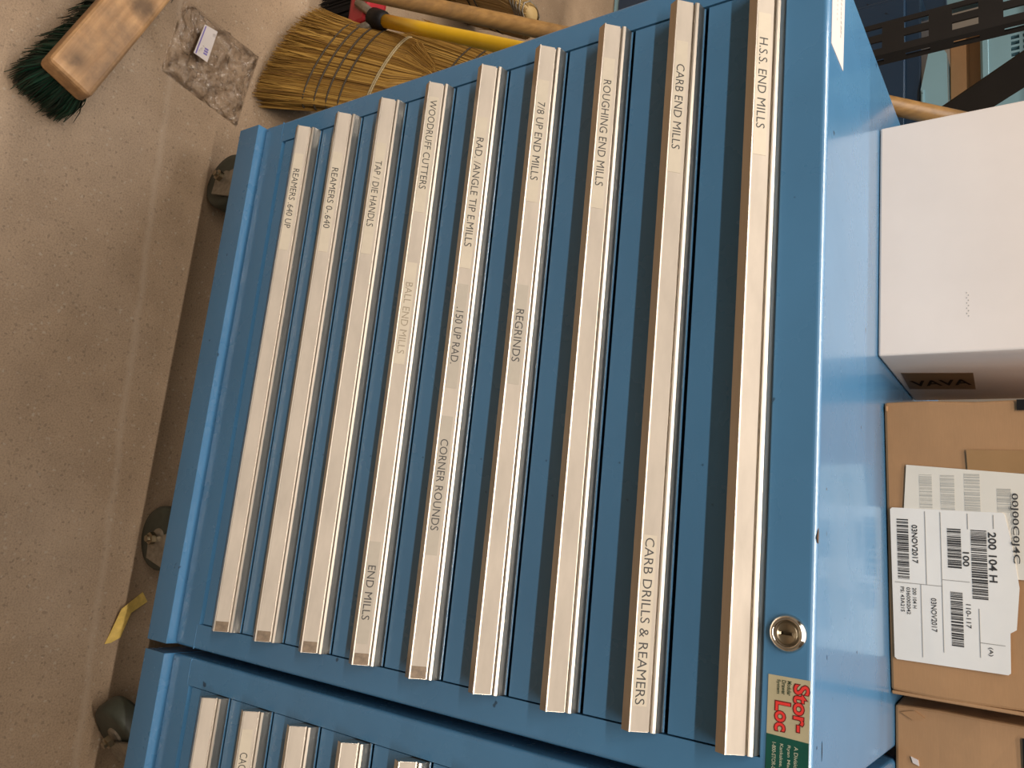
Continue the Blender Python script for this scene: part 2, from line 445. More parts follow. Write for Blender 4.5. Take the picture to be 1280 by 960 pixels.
LABELS = {
 0: [('REAMERS .640 UP', 0.0778, 0.1013, 0.1900, 0.222, 'c', 'b')],
 1: [('REAMERS 0-.640', 0.0935, 0.1166, 0.2030, 0.236, 'c', 'b')],
 2: [('TAP / DIE HANDLS', 0.0985, 0.1235, 0.2135, 0.250, 'c', 'b')],
 3: [('WOODRUFF CUTTERS', 0.0548, 0.0592, 0.1779, 0.208, 'c', 'b'), ('BALL END MILLS', 0.2721, 0.2971, 0.3839, 0.3963, 'c', 'f'), ('END MILLS', 0.5985, 0.6245, 0.6823, 0.7073, 'g', 'b')],
 4: [('RAD. /ANGLE TIP E.MILLS', 0.1025, 0.1291, 0.2635, 0.2892, 'c', 'b'), ('.150 UP RAD.', 0.3081, 0.3353, 0.4003, 0.4272, 'g', 'b'), ('CORNER ROUNDS', 0.4582, 0.4835, 0.5804, 0.606, 'g', 'b')],
 5: [('7/8 UP END MILLS', 0.0777, 0.1048, 0.1984, 0.2236, 'c', 'b'), ('REGRINDS', 0.3181, 0.345, 0.4017, 0.4255, 'g', 'b')],
 6: [('ROUGHING END MILLS', 0.0749, 0.1007, 0.2206, 0.2451, 'c', 'b')],
 7: [('CARB END MILLS', 0.0804, 0.1062, 0.1978, 0.2221, 'c', 'b'), ('CARB DRILLS & REAMERS', 0.5668, 0.5692, 0.7075, 0.7088, 'c', 'b')],
 8: [('H.S.S. END MILLS', 0.0767, 0.1029, 0.1953, 0.2214, 'c', 'b')],
}
LABELS2 = {1: [('CAG', 0.0543, 0.0797, 0.0985, 0.135, 'c', 'b')]}

def base_mesh():
    bm = bmesh.new()
    add_box(bm, (0.0005, -0.0125, H - 0.874), (W - 0.0005, DEP, H - 0.8285), 0.0005, 1)
    return bm_mesh('base', bm, M_BLUE)
ME_BASE = base_mesh()

# casters: wheel, tyre, fork, axle nut, swivel plate
R_WH = 0.047
ME_TYRE = lathe('tyre', [(R_WH - 0.012, -0.015), (R_WH - 0.003, -0.015), (R_WH, -0.010), (R_WH, 0.010), (R_WH - 0.003, 0.015), (R_WH - 0.012, 0.015)], M_RUBBER, 36)
ME_HUB = lathe('wheel', [(0.006, -0.017), (0.014, -0.017), (0.016, -0.010), (R_WH - 0.011, -0.008), (R_WH - 0.0115, 0.008), (0.016, 0.010), (0.014, 0.017), (0.006, 0.017)], M_STEEL, 30)
ME_NUT = lathe('axle_nut', [(0.001, 0.0), (0.009, 0.0), (0.009, 0.007), (0.005, 0.008), (0.005, 0.012), (0.001, 0.012)], M_CHROME_DARK, 6, False)
ME_PLATE = lathe('swivel_plate', [(0.001, -0.012), (0.030, -0.012), (0.034, -0.006), (0.034, 0.0), (0.001, 0.0)], M_STEEL, 28)
def fork_mesh():
    bm = bmesh.new()
    for s in (-1, 1):
        p = [(-0.016, -0.030), (0.016, -0.030), (0.022, 0.032), (-0.022, 0.032)]
        y0, y1 = (0.0195, 0.0225) if s > 0 else (-0.0225, -0.0195)
        q = [(-0.013, -0.013), (0.013, -0.013), (0.030, 0.052), (-0.030, 0.052)]
        vs = [bm.verts.new((x, y, z)) for y in (y0, y1) for x, z in q]
        for f in ((0, 1, 2, 3), (7, 6, 5, 4), (0, 4, 5, 1), (1, 5, 6, 2), (2, 6, 7, 3), (3, 7, 4, 0)): bm.faces.new([vs[i] for i in f])
    add_box(bm, (-0.030, -0.0225, 0.0498), (0.030, 0.0225, 0.0540))
    return bm_mesh('fork', bm, M_STEEL)
ME_FORK = fork_mesh()
def caster(root, x, y, rz, trail=0.0):
    """caster whose wheel rolls along local x after turning by rz"""
    plate = obj('caster', ME_PLATE, root); plate.location = (x, y, H - 0.8735); plate.rotation_euler = (0, 0, rz)
    cz = R_WH - (H - 0.8735)
    f = obj('fork', ME_FORK, plate); f.location = (trail * 0.5, 0, cz + 0.0005)
    for nm, me in (('wheel', ME_HUB), ('tyre', ME_TYRE)):
        w = obj(nm, me, plate); w.location = (trail, 0, cz); w.rotation_euler = (math.pi / 2, 0, 0)
    n = obj('axle_nut', ME_NUT, plate); n.location = (trail, -0.0222, cz); n.rotation_euler = (math.pi / 2, 0, 0)
    n2 = obj('axle_nut', ME_NUT, plate); n2.location = (trail, 0.0222, cz); n2.rotation_euler = (-math.pi / 2, 0, 0)

ME_LOCK = lathe('lock', [(0.0001, 0.0), (0.0148, 0.0), (0.0148, 0.0015), (0.0125, 0.0050), (0.0108, 0.0052), (0.0100, 0.0032), (0.0097, 0.0030), (0.0001, 0.0030)], M_CHROME, 40)
ME_LOCKPLUG = lathe('key_plug', [(0.0001, 0.0), (0.0085, 0.0), (0.0085, 0.0045), (0.0078, 0.0050), (0.0074, 0.0044), (0.0001, 0.0044)], M_CHROME_DARK, 36)

KEYHOLE = [((-0.0011, -0.0042, 0.0006), (0.0011, 0.0042, 0.02))]
ME_LOCK = cut_mesh(ME_LOCK, KEYHOLE, M_CHROME_DARK)
ME_LOCKPLUG = cut_mesh(ME_LOCKPLUG, KEYHOLE, M_CHROME_DARK)

def make_cabinet(x0, y0, label, labels, details):
    root = thing('tool_cabinet', (x0, y0, 0), label, 'cabinet')
    obj('body', ME_BODY, root)
    # narrow painted return of the bottom rail and stile seams
    obj('base', ME_BASE, root)
    for xa, xb in ((0.0, OX0), (OX1, W)):
        box('seam', (xa + 0.001, -0.0003, H - 0.7862), (xb, 0.001, H - 0.7852), M_BLUE, root)
    for i in range(9):
        zl = LIP0 + PITCH * i
        dr = obj('drawer', ME_DRAWER, root); dr.location = (0, 0, zl)
        obj('handle', ME_HANDLE, dr)
        obj('drawer_tray', ME_TRAY, dr)
        short = details and i <= 4
        obj('label_strip', ME_STRIP_SHORT if short else ME_STRIP, dr)
        if short: obj('channel_end', ME_CHANNEL_END, dr)
        for (txt, a, t0, t1, b, bg, ink) in labels.get(i, []):
            m = M_TAPE_LIGHT if bg == 'c' else M_TAPE_GREY
            tall = 0.0084
            obj('label', strip_mesh(a, min(b, XR - 0.001), 0.0018, 0.0142, 0.0003, 0.0008, m, 'label'), dr)
            letter(txt, t1 - t0, tall, M_INK if ink == 'b' else M_INK_FADED, face_matrix((t0 + t1) / 2, 0.0080, 0.00022), dr, 0.0)
    for (cx, cy, rz, tr) in ((0.092, 0.024, math.radians(174), 0.032), (0.660, 0.030, math.radians(184), 0.032), (0.10, 0.62, 0.6, 0.03), (0.66, 0.62, 1.2, 0.03)):
        if not details and cx < 0.2 and cy < 0.2:
            cx, cy, rz, tr = 0.155, 0.040, math.radians(214), 0.042
        caster(root, cx, cy, rz, tr)
    return root

cab1 = make_cabinet(0.0, 0.0, 'blue steel drawer cabinet with a lock and a brand sticker, reamer and end mill drawers', LABELS, True)
cab2 = make_cabinet(0.7735, 0.0, 'blue steel drawer cabinet close beside the one with the round key lock', LABELS2, False)

# lock of the first cabinet
lk = obj('lock', ME_LOCK, cab1); lk.matrix_local = basis((1, 0, 0), (0, 0, 1), (0, -1, 0), (0.634, 0.0003, H - 0.0204))
pg = obj('key_plug', ME_LOCKPLUG, lk)

# brand sticker: on the top rail
stk = obj('brand_sticker', prism('brand_sticker', [(0.6670, H - 0.0345), (0.7450, H - 0.0345), (0.7450, H - 0.0022), (0.6670, H - 0.0022)], -0.0004, 0.0002, M_CREAM, 'y'), cab1)
obj('green_field', prism('green_field', [(0.7112, H - 0.0345), (0.7450, H - 0.0345), (0.7450, H - 0.0022), (0.7125, H - 0.0022)], -0.00055, -0.0003, M_GREEN, 'y'), stk)
def front_mat(x, z, y=-0.0007):
    return basis((1, 0, 0), (0, 0, 1), (0, -1, 0), (x, y, z))
def outlined(txt, w, h, x, z):
    letter(txt, w + 0.0016, h + 0.0016, M_DKRED, front_mat(x, z, -0.00065), stk, 0.055)
    letter(txt, w, h, M_RED, front_mat(x, z, -0.0008), stk, 0.018)
outlined('Stor-', 0.0345, 0.0115, 0.6885, H - 0.0085)
outlined('Loc', 0.0215, 0.0115, 0.6970, H - 0.0225)
for k, t in enumerate(('Modular', 'Drawer', 'System')):
    letter(t, 0.0108, 0.0032, M_GREENINK, front_mat(0.6752, H - 0.0178 - 0.0043 * k), stk, 0.02)
for k, (t, w) in enumerate((('A Division of', 0.0225), ('Ryan Manuf.', 0.0225), ('Kankakee, IL', 0.0215), ('1-800-STOR-LOC', 0.0245))):
    letter(t, w, 0.0030, M_PALEINK, front_mat(0.7168 + w / 2, H - 0.0115 - 0.0056 * k), stk, 0.01)

# chips and scuffs on the enamel
def flake(name, cx, cy, cz, rx, ry, plane, mat, parent, seed):
    rnd = random.Random(seed); n = 9; top = []
    for k in range(n):
        a = 2 * math.pi * k / n; r = rnd.uniform(0.6, 1.1)
        top.append((rx * r * math.cos(a), ry * r * math.sin(a)))
    if plane == 'top': me = prism(name, [(cx + a, cy + b) for a, b in top], cz - 0.0004, cz + 0.00015, mat, 'z')
    else: me = prism(name, [(cx + a, cz + b) for a, b in top], cy - 0.00015, cy + 0.0004, mat, 'y')
    return obj(name, me, parent)
flake('paint_chip', 0.556, 0.0035, H, 0.008, 0.0026, 'top', M_RUST, cab1, 3)
flake('scuff', 0.7215, 0.030, H, 0.010, 0.0012, 'top', M_BLACK, cab1, 4)
flake('scuff', 0.717, 0.014, H, 0.0014, 0.0012, 'top', M_NAVY, cab1, 5)
flake('scuff', 0.651, 0.040, H, 0.002, 0.0010, 'top', M_NAVY, cab1, 6)
flake('scuff', 0.652, 0.150, H, 0.0016, 0.0016, 'top', M_NAVY, cab1, 8)

# ------------------------------------------------------------------ boxes on the cabinets
wb = thing('white_box', (0.0785, 0.231, H), 'plain white cardboard box standing on the blue cabinet top', 'box')
box('box_body', (0, 0, 0.0006), (0.2700, 0.238, 0.24), M_WHITEBOX, wb, 0.0022, 2)
box('top_flap_seam', (0.002, -0.0004, 0.226), (0.268, 0.0006, 0.2266), M_LINEINK, wb)
rt = obj('tape_patch', prism('tape_patch', [(0.080, 0.010), (0.092, 0.0815), (0.176, 0.0765), (0.166, 0.006)], 0.2698, 0.2703, M_BARTAPE, 'x'), wb)
lm = text_mesh('VAVA', 0.062, 0.030, M_BLACK, 0.02)
lo_ = obj('faded_lettering', lm, rt); lo_.matrix_local = basis((0, 0, 1), (0, -1, 0), (1, 0, 0), (0.2706, 0.135, 0.044))
dots = []
for k in range(10):
    dots.append((0.206 + 0.0028 * k, 0.0846 + 0.0016 * (k % 2)))
bm = bmesh.new()
for (dx, dz) in dots: add_box(bm, (dx, -0.0003, dz), (dx + 0.0012, 0.0004, dz + 0.0008))
obj('printed_dots', bm_mesh('printed_dots', bm, M_GREYINK), wb)

def ragged_box(name, sx, sy, sz, mat, parent, seed):
    """a carton body with slightly dented edges"""
    bm = bmesh.new()
    add_box(bm, (0, 0, 0.0006), (sx, sy, sz), 0.003, 2)
    bmesh.ops.subdivide_edges(bm, edges=list(bm.edges), cuts=5, use_grid_fill=True)
    for v in bm.verts:
        f = noise.noise_vector(v.co * 22 + Vector((seed, 0, 0)))
        edge = min(v.co.x, sx - v.co.x) < 0.006 or min(v.co.z, sz - v.co.z) < 0.006
        k = 0.0022 if edge else 0.0006
        v.co.x += f.x * k; v.co.y += f.y * k
        if v.co.z > 0.02: v.co.z += f.z * k
    me = bm_mesh(name, bm, mat)
    return obj(name, me, parent)
CANG = math.atan2(0.166, 0.9861)
ct = thing('carton', (0.3926, 0.2644, H), 'brown cardboard carton with two white shipping labels on its front', 'carton', None, CANG)
ragged_box('carton_body', 0.311, 0.29, 0.25, M_CARD, ct, 1.0)
def carton_sheet(name, poly, depth, mat, parent, thick=0.0005):
    return obj(name, prism(name, poly, -depth - thick, -depth + 0.0003, mat, 'y'), parent)
carton_sheet('packing_tape', [(0.051, 0.0785), (0.074, 0.0795), (0.074, 0.2), (0.051, 0.2)], 0.0012, M_CARTAPE, ct)
carton_sheet('black_mark', [(-0.0005, 0.1245), (0.0105, 0.1245), (0.0105, 0.150), (-0.0005, 0.150)], 0.0012, M_BLACK, ct)
box('corner_crease', (0.004, -0.0016, 0.002), (0.010, 0.0006, 0.0045), M_CARD2, ct, 0.0006, 1)
lab_old = carton_sheet('shipping_label', [(0.068, 0.0216), (0.0745, 0.1290), (0.0800, 0.1310), (0.180, 0.1310), (0.180, 0.018), (0.119, 0.018)], 0.0016, M_LABEL_OLD, ct)
lab_old['label'] = 'older shipping label with faded grey bar codes'
lab_new = carton_sheet('shipping_label', [(0.1165, 0.0046), (0.1145, 0.0066), (0.1143, 0.1090), (0.1160, 0.1110), (0.145, 0.1165), (0.1884, 0.1216), (0.230, 0.1180), (0.2340, 0.1125), (0.2735, 0.1118), (0.2755, 0.1095), (0.2760, 0.0080), (0.2740, 0.0056)], 0.0024, M_LABEL, ct)
lab_new['label'] = 'white shipping label with black bar codes'
def barcode(x0, x1, z0, z1, mat, parent, depth, seed):
    rnd = random.Random(seed); bm = bmesh.new(); x = x0
    while x < x1 - 0.0006:
        w = rnd.choice((0.0005, 0.0005, 0.0010, 0.0014, 0.0019)); w = min(w, x1 - x)
        add_box(bm, (x, -depth - 0.0003, z0), (x + w, -depth, z1))
        x += w + rnd.choice((0.0005, 0.0005, 0.0008, 0.0013))
    return obj('barcode', bm_mesh('barcode', bm, mat), parent)
DN, DO = 0.0029, 0.0021
barcode(0.1263, 0.1905, 0.0110, 0.0222, M_INK, lab_new, DN, 11)
barcode(0.1333, 0.1745, 0.0590, 0.0715, M_INK, lab_new, DN, 12)
barcode(0.1333, 0.2035, 0.0805, 0.0945, M_INK, lab_new, DN, 13)
barcode(0.1985, 0.2545, 0.0605, 0.0715, M_INK, lab_new, DN, 14)
for (a, b, c, d, s) in ((0.078, 0.116, 0.034, 0.046, 21), (0.078, 0.116, 0.054, 0.067, 22), (0.076, 0.116, 0.076, 0.090, 23), (0.090, 0.114, 0.105, 0.117, 24)):
    barcode(a, b, c, d, M_GREYINK, lab_old, DO, s)
def ctext(t, x0, x1, z, h, mat, par, depth=DN, weight=0.01):
    letter(t, x1 - x0, h, mat, basis((1, 0, 0), (0, 0, 1), (0, -1, 0), ((x0 + x1) / 2, -depth - 0.0004, z)), par, weight)
ctext('200 104 H', 0.1345, 0.1850, 0.0995, 0.0072, M_INK, lab_new, weight=0.02)
ctext('100', 0.1565, 0.1712, 0.0757, 0.0058, M_INK, lab_new, weight=0.02)
ctext('03NOV2017', 0.1318, 0.1724, 0.0282, 0.0056, M_INK, lab_new, weight=0.02)
ctext('110-117', 0.2096, 0.2340, 0.0765, 0.0044, M_INK, lab_new)
ctext('03NOV2017', 0.2072, 0.2420, 0.0447, 0.0052, M_INK, lab_new)
ctext('200 104 H', 0.1985, 0.2200, 0.0267, 0.0036, M_INK, lab_new)
ctext('0360002042', 0.1985, 0.2270, 0.0208, 0.0036, M_INK, lab_new)
ctext('PS: 43A21S', 0.1985, 0.2250, 0.0150, 0.0036, M_INK, lab_new)
ctext('(A)', 0.2505, 0.2592, 0.0950, 0.0044, M_INK, lab_new)
ctext('00J00C0J4C', 0.094, 0.1640, 0.1195, 0.0072, M_INK, ct, 0.0034, 0.012)
def rule(x0, z0, x1, z1, par, w=0.00035):
    box('rule_line', (x0 - (w if x0 == x1 else 0), -DN - 0.0003, z0 - (w if z0 == z1 else 0)), (x1 + (w if x0 == x1 else 0), -DN, z1 + (w if z0 == z1 else 0)), M_LINEINK, par)
rule(0.117, 0.0385, 0.194, 0.0385, lab_new); rule(0.117, 0.0530, 0.262, 0.0530, lab_new); rule(0.194, 0.0080, 0.194, 0.0530, lab_new)
rule(0.187, 0.0530, 0.187, 0.0785, lab_new); rule(0.194, 0.0330, 0.270, 0.0330, lab_new); rule(0.117, 0.0780, 0.133, 0.0780, lab_new)
rule(0.213, 0.0860, 0.262, 0.0860, lab_new); rule(0.247, 0.0860, 0.247, 0.1080, lab_new); rule(0.117, 0.1010, 0.131, 0.1010, lab_new)
# dark bottom seam of the carton's right edge: a folded flap
box('side_flap', (0.3108, 0.0005, 0.001), (0.3145, 0.27, 0.245), M_CARD2, ct, 0.001, 1)

A2 = math.atan2(0.3275 - 0.3396, 0.7794 - 0.7114)
c2 = thing('carton', (0.7145, 0.3396, H), 'scuffed brown cardboard carton without labels, beside the labelled carton', 'carton', None, math.radians(4))
ragged_box('carton_body', 0.33, 0.27, 0.24, M_CARD2, c2, 5.0)
box('black_mark', (0.012, -0.0018, 0.1185), (0.048, 0.0006, 0.145), M_BLACK, c2)
pk = obj('torn_patch', prism('torn_patch', [(0.008, 0.006), (0.014, 0.018), (0.010, 0.030), (0.004, 0.020)], -0.0016, 0.001, M_CARD, 'y'), c2)
obj('tape_end', prism('tape_end', [(0.052, 0.016), (0.058, 0.018), (0.060, 0.024), (0.054, 0.023)], -0.0018, 0.0006, M_PAPER, 'y'), c2)

# paper label lying on the cabinet top at its front edge
pt = thing('paper_label', (0.0, 0.0, H), 'narrow white printed paper label stuck along the cabinet top edge', 'label')
obj('sheet', prism('sheet', [(-0.0, 0.0085), (0.1080, 0.0085), (0.1100, 0.0535), (-0.0, 0.0560)], 0.0001, 0.0005, M_PAPER, 'z'), pt)
bm = bmesh.new()
rr = random.Random(3); x = 0.006
while x < 0.082:
    w = rr.uniform(0.0012, 0.0035)
    add_box(bm, (x, 0.040, 0.0003), (x + w, 0.040 + rr.uniform(0.0015, 0.0040), 0.0007))
    if rr.random() < 0.7: add_box(bm, (x + 0.001, 0.0265, 0.0003), (x + w * 0.7 + 0.001, 0.0275, 0.0007))
    x += w + rr.uniform(0.0012, 0.003)
obj('small_print', bm_mesh('small_print', bm, M_LINEINK), pt)

# ------------------------------------------------------------------ brooms
def pole_pts(a, b, n=6):
    a, b = Vector(a), Vector(b)
    return [a.lerp(b, i / (n - 1)) for i in range(n)]

# push broom: block local x along its length, origin at floor under its middle
pa = math.atan2(-0.078, 0.2035)
pb_c = Vector((-0.236, -0.1475, 0))
pb = thing('push_broom', pb_c, 'push broom with worn wooden block and dark green bristles, pole leaning on the cabinet', 'broom', None, pa)
bm = bmesh.new(); add_box(bm, (-0.302, -0.0325, 0.052), (0.302, 0.0325, 0.086), 0.0075, 3)
obj('block', bm_mesh('block', bm, M_BLOCK), pb)
def bristles(n, seed):
    rnd = random.Random(seed); V = []; F = []
    for _ in range(n):
        if rnd.random() < 0.42: x0 = 0.296 - abs(rnd.gauss(0, 0.035))
        else: x0 = rnd.uniform(-0.296, 0.296)
        y0 = rnd.uniform(-0.029, 0.029)
        ex = max(0, (abs(x0) - 0.22) / 0.08) * math.copysign(1, x0); ey = y0 / 0.029
        hgt = rnd.uniform(0.0, 0.010)
        tip = Vector((x0 + ex * rnd.uniform(0.004, 0.030) + rnd.gauss(0, 0.004), y0 + ey * rnd.uniform(0.002, 0.013) + rnd.gauss(0, 0.004), 0.0008 + hgt))
        root = Vector((x0, y0, 0.058)); mid = root.lerp(tip, 0.55) + Vector((ex * 0.003, ey * 0.003, 0.003))
        b = len(V); w = 0.0010
        for k, p in enumerate((root, mid, tip)):
            ww = w * (1, 0.9, 0.45)[k]
            for q in range(3):
                an = 2.094 * q + b
                V.append(p + Vector((math.cos(an) * ww, math.sin(an) * ww, 0)))
        for k in range(2):
            for q in range(3): F.append([b + k * 3 + q, b + k * 3 + (q + 1) % 3, b + k * 3 + 3 + (q + 1) % 3, b + k * 3 + 3 + q])
        F.append([b + 6, b + 7, b + 8])
    return mesh('bristles', V, F, M_BRISTLE)
tag(obj('bristles', bristles(8500, 2), pb), kind='stuff')
inv = Matrix.Translation(pb_c) @ Matrix.Rotation(pa, 4, 'Z'); inv.invert()
pS, pE = Vector((-0.234, -0.147, H - 0.91)), Vector((-0.0195, 0.373, H + 0.0122))
pE2 = pS + (pE - pS) * 1.16
pp = pole_pts(inv @ pS, inv @ pE2, 12)
tube('pole', pp, [0.0118] * 11 + [0.010], M_POLE, pb, 16)

def corn_broom(label, bottom, neck, side, halfw, mat, nst, seed, twine_ts, handle_to=None, flat=0.022, group=None, wire=None, shoulder=0.30, twm=None):
    B, K = Vector(bottom), Vector(neck)
    root = thing('corn_broom', (B.x, B.y, 0), label, 'broom', group)
    O = Vector((B.x, B.y, 0)); B = B - O; K = K - O
    ax = (B - K); L = ax.length; ax.normalize()
    side = Vector(side); side = (side - ax * side.dot(ax)).normalized(); nor = ax.cross(side)
    rnd = random.Random(seed)
    def hw(t):
        u = min(1, max(0, t / shoulder)); s = math.sin(u * math.pi / 2) ** 0.8
        return 0.017 + (halfw * 0.86 - 0.017) * s + halfw * 0.14 * max(0, (t - shoulder) / (1 - shoulder))
    def th(t): return 0.016 + (flat - 0.016) * min(1, t / 0.5)
    V = []; F = []
    for _ in range(nst):
        a = rnd.uniform(-1, 1); bmax = math.sqrt(1 - a * a * 0.92)
        b = rnd.choice((-1, 1)) * bmax * (1 - abs(rnd.gauss(0, 0.28))) if rnd.random() < 0.8 else rnd.uniform(-bmax, bmax)
        te = rnd.uniform(0.93, 1.0); t0 = rnd.uniform(0.0, 0.06)
        da, db = rnd.gauss(0, 0.07), rnd.gauss(0, 0.12)
        base = len(V); n = 6; r = rnd.uniform(0.0007, 0.0012)
        for k in range(n):
            t = t0 + (te - t0) * k / (n - 1)
            w = (t - 0.6) / 0.4 if t > 0.6 else 0
            p = K + ax * (L * t) + side * ((a + da * w) * hw(t)) + nor * ((b + db * w) * th(t))
            if p.z < 0.001: p.z = 0.001
            rr_ = r * (1.0 if k < n - 1 else 0.4)
            for q in range(3):
                an = 2.094 * q + base
                V.append(p + side * (math.cos(an) * rr_) + nor * (math.sin(an) * rr_))
        for k in range(n - 1):
            for q in range(3): F.append([base + k * 3 + q, base + k * 3 + (q + 1) % 3, base + k * 3 + 3 + (q + 1) % 3, base + k * 3 + 3 + q])
    tag(obj('straw', mesh('straw', V, F, mat), root), kind='stuff')
    # solid bundle inside
    V = []; F = []; sg = 20; ts = [0.0, 0.1, 0.2, 0.3, 0.45, 0.6, 0.8, 0.93]
    for t in ts:
        for k in range(sg):
            an = 2 * math.pi * k / sg
            V.append(K + ax * (L * t) + side * (math.cos(an) * hw(t) * 0.93) + nor * (math.sin(an) * th(t) * 0.80))
    for i in range(len(ts) - 1):
        for k in range(sg): F.append([i * sg + k, i * sg + (k + 1) % sg, (i + 1) * sg + (k + 1) % sg, (i + 1) * sg + k])
    F.append(list(range(sg))[::-1]); F.append(list(range((len(ts) - 1) * sg, len(ts) * sg)))
    obj('straw_bundle', mesh('straw_bundle', V, F, mat, True), root)
    for j, t in enumerate(twine_ts):
        pts = []
        for k in range(28):
            an = 2 * math.pi * k / 28
            pts.append(K + ax * (L * t) + side * (math.cos(an) * (hw(t) + 0.002)) + nor * (math.sin(an) * (th(t) + 0.0022)))
        tube('twine', pts, 0.0016, (twm[j] if twm else M_TWINE), root, 6, True)
    if handle_to is not None:
        he = Vector(handle_to) - O
        tube('pole', pole_pts(K + ax * (L * 0.10), he, 8), 0.0115, M_POLE, root, 14)
    if wire:
        pts = []
        for k in range(40):
            an = 2 * math.pi * k / 8; t = 0.005 + 0.10 * k / 40
            pts.append(K + ax * (L * t) + side * (math.cos(an) * (hw(t) + 0.002)) + nor * (math.sin(an) * (th(t) + 0.002)))
        tube('wire_binding', pts, 0.0016, M_STEEL, root, 6)
    return root

corn_broom('golden corn broom with dark stitching standing next to the cabinet side', (-0.236, 0.112, 0.004), (-0.163, 0.217, H - 0.70), (0.95, -0.28, 0.0), 0.108, M_STRAW, 5200, 5,
           (0.28, 0.29, 0.45, 0.525, 0.60, 0.675), (-0.135, 0.38, H - 0.20), 0.030, None, None, 0.30, (M_TWINE2, M_TWINE2, M_TWINE, M_TWINE, M_TWINE, M_TWINE))
corn_broom('corn broom standing behind the yellow pole', (-0.43, 0.385, 0.004), (-0.315, 0.475, 0.27), (0.85, -0.35, 0.1), 0.085, M_STRAW, 1500, 9, (0.35, 0.45), (-0.16, 0.62, 0.75), 0.028)
corn_broom('pale straw broom with a wire-bound neck behind the wooden pole', (-0.66, 0.515, 0.004), (-0.468, 0.4715, H - 0.70), (0.3, 0.95, 0.0), 0.095, M_STRAW_PALE, 1800, 12, (0.5, 0.6), None, 0.028, None, True)

# yellow-poled brush with red head
yb = thing('yellow_pole_brush', (-0.345, 0.195, 0), 'brush with a yellow pole, black socket and red head', 'brush')
O = Vector((-0.345, 0.195, 0))
ya, yc = Vector((-0.2926, 0.1765, H - 0.80)), Vector((-0.15, 0.171, H - 0.515))
ydir = (yc - ya).normalized()
tube('pole', pole_pts(ya - O, ya - O + ydir * 0.617, 6), 0.0118, M_YELLOW, yb, 18)
tube('socket', [ya - O - ydir * 0.030, ya - O - ydir * 0.004, ya - O + ydir * 0.006], [0.019, 0.017, 0.0135], M_BLACK, yb, 16)
hd = ya - O - ydir * 0.05
for s in (-1, 1):
    tube('socket_brace', [ya - O - ydir * 0.012 + Vector((0, 0, 0)), Vector((hd.x + s * 0.030, hd.y - 0.010, hd.z - 0.020))], [0.007, 0.009], M_STEEL, yb, 8)
box('head', (-0.085, -0.025, 0.085), (0.040, 0.025, 0.135), M_REDPLASTIC, yb, 0.008, 2)
V = []; F = []; rnd = random.Random(4)
for _ in range(700):
    x0, y0 = rnd.uniform(-0.095, 0.030), rnd.uniform(-0.021, 0.021); b = len(V)
    for k, (p, w) in enumerate((((x0, y0, 0.09), 0.0012), ((x0 * 1.1, y0 * 1.35, 0.002), 0.0007))):
        for q in range(3): V.append((p[0] + w * math.cos(2.094 * q), p[1] + w * math.sin(2.094 * q), p[2]))
    for q in range(3): F.append([b + q, b + (q + 1) % 3, b + 3 + (q + 1) % 3, b + 3 + q])
tag(obj('bristles', mesh('bristles', V, F, M_BLACK), yb), kind='stuff')

# ------------------------------------------------------------------ litter on the floor
def bag():
    root = thing('plastic_bag', (-0.145, -0.01, 0), 'crumpled clear plastic bag lying on the concrete by the push broom', 'bag')
    O = Vector((-0.145, -0.01, 0))
    c = [Vector((-0.2220, -0.0830, 0)), Vector((-0.0840, -0.1000, 0)), Vector((-0.0620, 0.0450, 0)), Vector((-0.2050, 0.0640, 0))]
    for lay, (amp, base, seed) in enumerate(((0.004, 0.0012, 3.0), (0.022, 0.005, 9.0))):
        n = 56; V = []; F = []
        for j in range(n + 1):
            for i in range(n + 1):
                u, v = i / n, j / n
                p = (c[0].lerp(c[1], u)).lerp(c[3].lerp(c[2], u), v) - O
                e = min(1, 9 * min(u, 1 - u, v, 1 - v))
                q = p * 1.0 + Vector((seed, seed, 0))
                rid = 1 - abs(noise.noise(q * 22)); rid2 = 1 - abs(noise.noise(q * 48 + Vector((5, 0, 0))))
                z = base * e + 0.0006 + amp * e * (0.6 * rid ** 9 + 0.4 * rid2 ** 7)
                w = noise.noise_vector(q * 9) * 0.005
                V.append((p.x + w.x, p.y + w.y, z))
        for j in range(n):
            for i in range(n):
                a = j * (n + 1) + i; F.append([a, a + 1, a + n + 2, a + n + 1])
        obj('film', mesh('film', V, F, M_BAG, True), root)
    pl = [(-0.187, -0.055), (-0.189, -0.0312), (-0.1282, -0.0386), (-0.1302, -0.064)]
    lab = obj('bag_label', prism('bag_label', [(x - O.x, y - O.y) for x, y in pl], 0.0195, 0.0200, M_PAPER, 'z'), root)
    V = []
    m = simple('purple_ink', (0.18, 0.14, 0.42), 0.6)
    obj('printed_stripe', prism('printed_stripe', [(-0.185 - O.x, -0.0535 - O.y), (-0.185 - O.x, -0.0515 - O.y), (-0.1315 - O.x, -0.0595 - O.y), (-0.1315 - O.x, -0.0615 - O.y)], 0.0200, 0.0203, m, 'z'), lab)
    for k in range(3):
        xx, yy = -0.1500 + 0.0045 * k - O.x, -0.0405 - 0.0004 * k - O.y
        obj('printed_mark', prism('printed_mark', [(xx, yy), (xx + 0.003, yy - 0.0004), (xx + 0.003, yy - 0.007), (xx, yy - 0.0066)], 0.0200, 0.0203, m, 'z'), lab)
bag()
sc = thing('tape_scrap', (0.745, 0.012, 0), 'bent scrap of yellow tape on the floor near the cabinet gap', 'tape')
